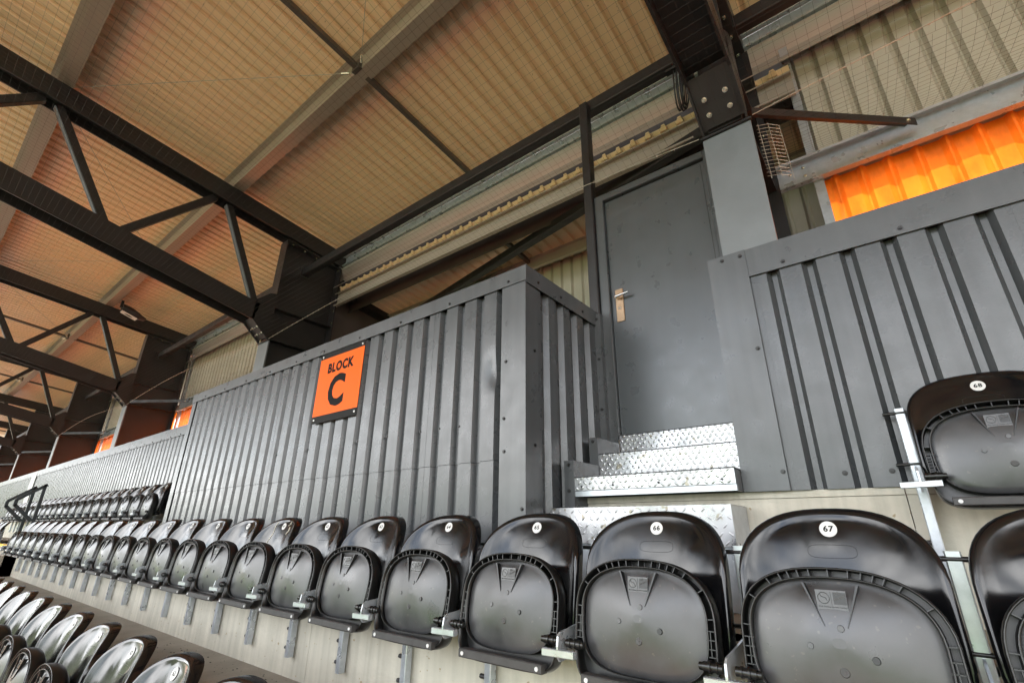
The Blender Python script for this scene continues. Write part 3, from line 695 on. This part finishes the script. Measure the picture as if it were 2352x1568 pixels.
# ------------------------------------------------------------------ stadium seats
def sup(t, a, hu, hd, nu, nd, zc):
    """closed outline; upper half an arch, lower half a rounded box"""
    c, s_ = math.cos(t), math.sin(t); n = nu if s_ >= 0 else nd; h_ = hu if s_ >= 0 else hd
    return a*math.copysign(abs(c)**(2/n), c), zc+h_*math.copysign(abs(s_)**(2/n), s_)
def seat_proto():
    r = thing('stadium_seat', 'proto', 'seat', None, (0, 0, 0))
    N = 56
    ts = [2*math.pi*(k+.5)/N for k in range(N)]
    # ---- back shell
    def ysurf(x, z):
        q = z+.30
        return -.060+.04*q+.50*max(0, q)**2-.050*min(1.3, abs(x)/.215)**2.4
    def ring(sc, dy, grow=0.):
        o_ = []
        for t in ts:
            x, z = sup(t, .217+grow, .175+grow, .235+grow, 2.5, 7, -.125); zc = -.14
            x *= sc; z = zc+(z-zc)*sc; o_.append(Vector((x, ysurf(x, z)+dy, z)))
        return o_
    rings = [ring(1.0, .042, .006), ring(1.0, .010, .006), ring(1.0, .004, .0035), ring(1.0, 0), ring(.975, -.0025), ring(.93, 0)]+[ring(s_, 0) for s_ in (.82, .68, .52, .36, .2, .06)]
    mb = MB(); mb.loft([q[::-1] for q in rings], True, False, False); mb.add(rings[-1], [tuple(range(N-1, -1, -1))], True)
    back = [ring(1.0, .042, .006), ring(1.0, .042, .001), ring(.985, .012), ring(.9, .006), ring(.5, .006), ring(.06, .006)]
    mb.loft(back, True, False, False); mb.add(back[-1], [tuple(range(N))], True)
    bk = mb.build('backrest', 'seat', r)
    zl = 0.0
    def on(x, z, off=0): return Vector((x, ysurf(x, z)-off, z))
    # engraved handle outline
    pts = []
    for k in range(33):
        t = 2*math.pi*k/32; x, z = .055*math.copysign(abs(math.cos(t))**.5, math.cos(t)), -.052+.016*math.copysign(abs(math.sin(t))**.6, math.sin(t)); pts.append(on(x, z, .0002))
    MB().tube(pts, .0005, 4).build('moulded_outline', 'rim', bk)
    tl = math.atan(.04+1.0*.30)
    mb = MB(); p0 = on(0, .002, .001); nrm = Vector((0, -math.cos(tl), math.sin(tl)))
    mb.cyl(p0, p0+nrm*.002, .0205, 24); dsc = mb.build('number_disc', 'white', bk)
    # ---- tip-up seat, folded: we look at its underside
    Y0 = -.205
    A, HU, HD, ZC = .210, .155, .185, -.235
    pan_tilt = R(-7.5)
    def ring2(sc, y, inset=0., bot=0.):
        o_ = []
        for t in ts:
            x, z = sup(t, A-inset, HU-inset, HD-inset-bot, 2.45, 6, ZC); o_.append(Vector((x*sc, y, ZC+(z-ZC)*sc)))
        return o_
    # outer tray
    rr = [ring2(1, Y0+.075, .03), ring2(1, Y0+.055, .004), ring2(1, Y0+.035, 0), ring2(1, Y0+.004, .001), ring2(1, Y0, .003), ring2(1, Y0+.001, .0055), ring2(1, Y0+.045, .0065)]
    mb = MB(); mb.loft([q[::-1] for q in rr], True); mb.add(rr[0], [tuple(range(N))], True)
    mb.loft([q[::-1] for q in (ring2(1, Y0+.045, .0065), ring2(1, Y0+.045, .03))], False)
    # floor of the tray behind the panel
    fl_ = ring2(1, Y0+.0451, .0299); mb.add(fl_, [tuple(range(N-1, -1, -1))], False)
    seat = mb.build('seat_pan', 'rim', r)
    _c = Vector((0, Y0+.01, -.40)); _m = Matrix.Translation(_c) @ Matrix.Rotation(pan_tilt, 4, 'X') @ Matrix.Translation(-_c); seat.matrix_basis = _m
    # inner panel with its own rim: arch above, U narrowing below
    def prf(inset):
        o_ = []
        for t in ts:
            c, s_ = math.cos(t), math.sin(t)
            if s_ >= 0: x, z = sup(t, .188-inset, .133-inset, 1, 2.5, 2, ZC)
            else:
                q = abs(s_)**(2/3.4); z = ZC-(.143-inset*.3)*q; x = (.188-inset)*math.copysign(abs(c)**(2/3.4), c)
                x = math.copysign(max(abs(x), 0), x)
            o_.append((x, z))
        return o_
    def rg(inset, y, bulge=0, sc=1.):
        o_ = []
        for x, z in prf(inset):
            x *= sc; z = ZC+(z-ZC)*sc; e = 1-min(1, (x/.18)**2)*.6-min(1, ((z-ZC)/.15)**2)*.6
            o_.append(Vector((x, y-bulge*max(0, e), z)))
        return o_
    mb = MB(); rr = [rg(-.002, Y0+.045), rg(-.001, Y0+.004), rg(0, Y0+.001), rg(.003, Y0+.002), rg(.005, Y0+.012)]
    mb.loft([q[::-1] for q in rr], True); mb.build('inner_rim', 'rim', seat)
    mb = MB(); rr = [rg(.0045, Y0+.019), rg(.012, Y0+.0175), rg(.022, Y0+.014, .002)]+[rg(.022, Y0+.014, b_, s_) for s_, b_ in ((.9, .009), (.75, .015), (.55, .020), (.3, .0235), (.08, .025))]
    mb.loft([q[::-1] for q in rr], True); mb.add(rr[-1], [tuple(range(N-1, -1, -1))], True); mb.build('underside_panel', 'under', seat)
    def ypan(x, z):
        e = 1-min(1, (x/.18)**2)*.6-min(1, ((z-ZC)/.15)**2)*.6; d_ = max(abs(x)/.16, abs(z-ZC)/.12); return Y0+.0140-.0245*max(0, e)*max(0, min(1, 1.25-d_*.75))
    # cross ribs in the rim channel
    mb = MB()
    for t in [R(v) for v in (52, 62.5, 69, 75.5, 82, 90, 98, 104.5, 111, 117.5, 128, 150, 30, 4, 176)]:
        x0, z0 = sup(t, A-.006, HU-.006, 1, 2.45, 2, ZC); x1, z1 = sup(t, .188, .133, 1, 2.5, 2, ZC)
        mb.bar((x0, Y0+.023, z0), (x1, Y0+.023, z1), .0022, .036, (0, 1, 0))
    for sx in (-1, 1):
        for z in (-.245, -.265, -.285, -.302): mb.bar((sx*.204, Y0+.013, z), (sx*.182, Y0+.013, z), .0022, .018, (0, 1, 0))
        mb.bar((sx*.193, Y0+.013, -.245), (sx*.193, Y0+.013, -.302), .0022, .018, (0, 1, 0))
    tag(mb.build('channel_rib', 'rim', seat), kind='stuff')
    for sx in (-1, 1):
        mb = MB(); xa, za = sx*.055, ZC+.118; xb, zb_ = sx*.022, ZC+.030
        ya, yb = ypan(xa, za), ypan(xb, zb_)
        vs = [(xa-.0025, ya-.014, za), (xa+.0025, ya-.014, za), (xa-.0035, ya+.004, za), (xa+.0035, ya+.004, za), (xb-.0008, yb-.0008, zb_), (xb+.0008, yb-.0008, zb_), (xb-.001, yb+.003, zb_), (xb+.001, yb+.003, zb_)]
        mb.add(vs, [(0, 1, 3, 2), (0, 4, 5, 1), (1, 5, 7, 3), (0, 2, 6, 4), (4, 6, 7, 5)]); mb.build('stiffening_rib', 'rim', seat)
    # moulded maker's plaque
    pz = ZC+.083; py = ypan(0, pz)-.0012
    mb = MB(); mb.bar((-.001, py, pz-.021), (-.001, py, pz+.022), .062, .0018, (0, 1, 0), .00055); mb.build('maker_plaque', 'under', seat)
    mb = MB(); pts = [(-.016+.0115*math.cos(t*math.pi/12), py-.0012, pz+.005+.0115*math.sin(t*math.pi/12)) for t in range(25)]; mb.tube(pts, .0007, 4)
    pts = [(-.0225, 0, .010), (-.021, 0, .006), (-.017, 0, .0045), (-.013, 0, .0035), (-.0105, 0, .0005), (-.0095, 0, -.003)]
    mb.tube([(a_, py-.0012, pz+.0025+c_) for a_, b_, c_ in pts], .0007, 4); mb.bar((-.001, py-.0012, pz-.009), (-.001, py-.0012, pz+.019), .0009, .001, (0, 1, 0))
    mb.bar((.016, py-.0011, pz-.007), (.016, py-.0011, pz+.018), .025, .0008, (0, 1, 0)); mb.build('maker_emblem', 'rim', seat)
    place_text('maker_name', 'GL\nevents', .0085, 'dusty', seat, (.014, py-.0019, pz+.0115), bold=.0003, extrude=.0003, rot=(0, R(-22), 0))
    place_text('maker_text', 'Slick Seating Systems Limited', .0042, 'ink', seat, (0, py-.0012, pz-.0125), extrude=.0003)
    # centre boss and moulding marks
    for x, z, rr_, mm_ in ((.0, ZC-.055, .010, 'dusty'), (.062, ZC-.025, .008, 'rim'), (-.058, ZC-.012, .007, 'under'), (.008, ZC+.028, .0075, 'under')):
        yy = ypan(x, z); mb = MB(); mb.cyl((x, yy+.002, z), (x, yy-.0018, z), rr_, 18, rr_*.85)
        if mm_ == 'dusty': mb.cyl((x, yy-.0018, z), (x, yy-.0035, z), rr_*.35, 8)
        mb.build('moulded_boss', mm_, seat)
    # stop bar across the foot with two rivets
    mb = MB(); mb.bar((-.172, Y0-.004, -.398), (.172, Y0-.004, -.398), .034, .026, (0, 0, 1), .003); sbm = mb.build('stop_bar', 'dusty', r)
    for sx in (-.155, .155):
        mb = MB(); mb.cyl((sx, Y0-.021, -.398), (sx, Y0-.0235, -.398), .0062, 12); mb.build('rivet', 'white', sbm)
    # hinge knuckles
    for sx in (-1, 1):
        mb = MB(); x0 = sx*.155
        for k, (a_, b_, rr_) in enumerate(((.012, .022, .009), (.022, .036, .0115), (.036, .041, .0145), (.041, .054, .011), (.054, .059, .0135), (.059, .070, .011))):
            mb.cyl((x0+sx*a_, Y0-.006, -.318), (x0+sx*b_, Y0-.006, -.318), rr_, 14)
        mb.build('hinge_knuckle', 'rim', r)
    # galvanised post (left of the seat) and its bracket
    px = -.24
    mb = MB(); mb.bar((px, .022, -.655), (px, .022, -.045), .032, .036, (0, 1, 0), .003); po = mb.build('support_post', 'galv', r)
    for z in (-.615, -.525): screw(po, (px-.016, .022, z), (0, 0, R(-90)), r=.011, h=.03, name='bolt')
    mb = MB(); pl = [(-.242, -.325), (-.238, -.300), (-.225, -.290), (-.17, -.284), (.002, -.262), (.002, -.352), (-.17, -.362), (-.230, -.366), (-.242, -.352)]
    vs = [(px-.003, y_, z_) for y_, z_ in pl]+[(px+.003, y_, z_) for y_, z_ in pl]; m_ = len(pl)
    mb.add(vs, [tuple(range(m_)), tuple(range(2*m_-1, m_-1, -1))]+[(k, (k+1) % m_, (k+1) % m_+m_, k+m_) for k in range(m_)]); mb.build('hinge_plate', 'galv', r)
    mb = MB(); mb.bar((px-.055, Y0-.028, -.345), (px+.055, Y0-.028, -.342), .020, .020, (0, 0, 1), .002); mb.build('cross_bar', 'galv', r)
    for z in (-.062, -.255):
        mb = MB(); mb.cyl((px-.055, .008, z), (px+.055, .008, z), .0062, 8); mb.build('connecting_rod', 'rim', r)
    return r, dsc, p0, tl
proto, dsc, p0, tl = seat_proto()
num_cache = {}
def set_number(root, n):
    bk = [c for c in root.children if c.name.startswith('backrest')][0]
    if n not in num_cache:
        me = text_mesh(str(n), .0205, .0006, .0002, 1.08); me.name = 'number'; me.materials.clear(); me.materials.append(M['ink']); num_cache[n] = me
    o_ = bpy.data.objects.new('number', num_cache[n]); col.objects.link(o_); o_.parent = bk
    nrm = Vector((0, -math.cos(tl), math.sin(tl))); o_.location = p0+nrm*.0022; o_.rotation_euler = (-tl, 0, 0)
rows = []
for n in range(68, 44, -1): rows.append((n, -.198+.48*(n-67), 1.612, .010, 'middle'))
for n in range(44, 38, -1): rows.append((n, -13.35-.48*(44-n), 1.612, .010, 'middle far'))
rows.append((68, .270, 2.355, .500, 'upper right'))
for n in range(51, 28, -1): rows.append((n, -8.23+.48*(n-50), 2.34, .503, 'upper'))
for n in range(64, 44, -1): rows.append((n, -2.215+.48*(n-63), .848, -.490, 'lower'))
lab = {'middle': 'black tip-up seat numbered %d in the middle row', 'middle far': 'black tip-up seat numbered %d in the middle row beyond the aisle', 'upper right': 'black tip-up seat numbered %d in the upper row at the right edge',
       'upper': 'black tip-up seat numbered %d in the upper row left of the enclosure', 'upper far': 'black tip-up seat numbered %d in the upper row beyond the aisle', 'lower': 'glossy black seat numbered %d in the lowest row at the bottom left'}
extra = {('middle', 67): ', front and centre right', ('middle', 66): ', in front of the lowest step', ('middle', 65): ', below the corner of the enclosure', ('middle', 61): ', with pale streaks'}
ORD = ['first', 'second', 'third', 'fourth', 'fifth', 'sixth', 'seventh', 'eighth', 'ninth', 'tenth', 'eleventh', 'twelfth', 'thirteenth', 'fourteenth', 'fifteenth', 'sixteenth', 'seventeenth', 'eighteenth', 'nineteenth', 'twentieth', 'twenty-first', 'twenty-second', 'twenty-third', 'twenty-fourth']
LB = {('middle', 68): 'black tip-up seat cut by the right edge, behind a galvanised post', ('middle', 67): 'large black tip-up seat numbered 67, nearest whole seat, right of the steps',
      ('middle', 66): 'black tip-up seat numbered 66 directly in front of the low step box', ('middle', 65): 'black tip-up seat numbered 65 below the right corner of the enclosure',
      ('middle', 64): 'black tip-up seat numbered 64 just left of the enclosure corner', ('lower', 64): 'black seat whose top only just shows at the bottom edge',
      ('lower', 63): 'glossy black seat numbered 63, largest of the lowest row at bottom left', ('upper right', 68): 'black tip-up seat numbered 68 before the right parapet, above the others',
      ('upper', 51): 'black upper row seat half hidden by the left edge of the enclosure'}
base = {'middle': (68, 'black tip-up seat, %s from the right in the middle row'), 'middle far': (44, 'small black seat beyond the aisle in the middle row, %s from the handrails'),
        'upper': (51, 'black tip-up seat in the upper row, %s from the enclosure edge'), 'upper far': (43, 'tiny black seat of the upper row beyond the handrails, %s from them'),
        'lower': (64, 'glossy black seat in the lowest row, %s from its right end')}
first = True
srcs = copy_tree(proto)
for n, x, y, z, rw in rows:
    c = proto if first else copy_tree(srcs); first = False
    c.location = (x, y, z); c['category'] = 'seat'
    c['label'] = LB.get((rw, n)) or base[rw][1] % ORD[base[rw][0]-n]
    c['group'] = {'middle': 'seats of the middle row', 'middle far': 'seats of the middle row', 'lower': 'seats of the lowest row'}.get(rw, 'seats of the upper row')
    c.rotation_euler = (R(random.uniform(-.5, .5)), 0, R(random.uniform(-.8, .8)))
    set_number(c, n)
for o_ in list(srcs.children_recursive)+[srcs]: bpy.data.objects.remove(o_, do_unlink=True)
for c in [o_ for o_ in bpy.data.objects if o_.get('label', '').startswith('black tip-up seat, eighth from the right')]:
    c['label'] = 'black tip-up middle row seat with yellowish dropping streaks down its back'
    bk = [k for k in c.children if k.name.startswith('backrest')][0]; mb = MB(); ys = lambda x, z: -.060+.04*(z+.30)+.50*max(0, z+.30)**2-.050*min(1.3, abs(x)/.215)**2.4
    for x0, z0, z1 in ((-.085, .035, -.10), (.09, .0, -.045), (.075, .03, .005)):
        pts = [(x0+.006*math.sin(9*t+x0*40)-.02*t, z0+(z1-z0)*t) for t in [k/14 for k in range(15)]]
        for k in range(14):
            (xa, za), (xb_, zb2) = pts[k], pts[k+1]; w_ = .0022+.0022*abs(math.sin(k*1.7))
            mb.add([(xa-w_, ys(xa, za)-.0012, za), (xa+w_, ys(xa, za)-.0012, za), (xb_+w_, ys(xb_, zb2)-.0012, zb2), (xb_-w_, ys(xb_, zb2)-.0012, zb2)], [(0, 1, 2, 3)])
    mb.build('dropping_streak', 'cream', bk)
# litter on the tread
lt = MB(); rnd = random.Random(3)
for k in range(150):
    cl = rnd.choice([(-2.9, 1.55), (-2.2, 1.5), (-3.9, 1.5), (-1.7, 1.45)]); x = cl[0]+rnd.gauss(0, .22); y = min(1.64, cl[1]+rnd.gauss(0, .06)); r_ = rnd.uniform(.002, .008)
    lt.add([(x-r_, y, T0+.001), (x, y-r_*.8, T0+.001), (x+r_*.9, y+r_*.3, T0+.001), (x, y+r_, T0+.001), (x, y, T0+.001+r_*.5)], [(0, 1, 4), (1, 2, 4), (2, 3, 4), (3, 0, 4)])
tag(lt.build('dirt_crumbs', 'ink'), 'dark crumbs of dirt scattered on the concrete tread', 'dirt', kind='stuff')
print('objects', len(bpy.data.objects), 'tris', sum(len(m.polygons) for m in bpy.data.meshes))
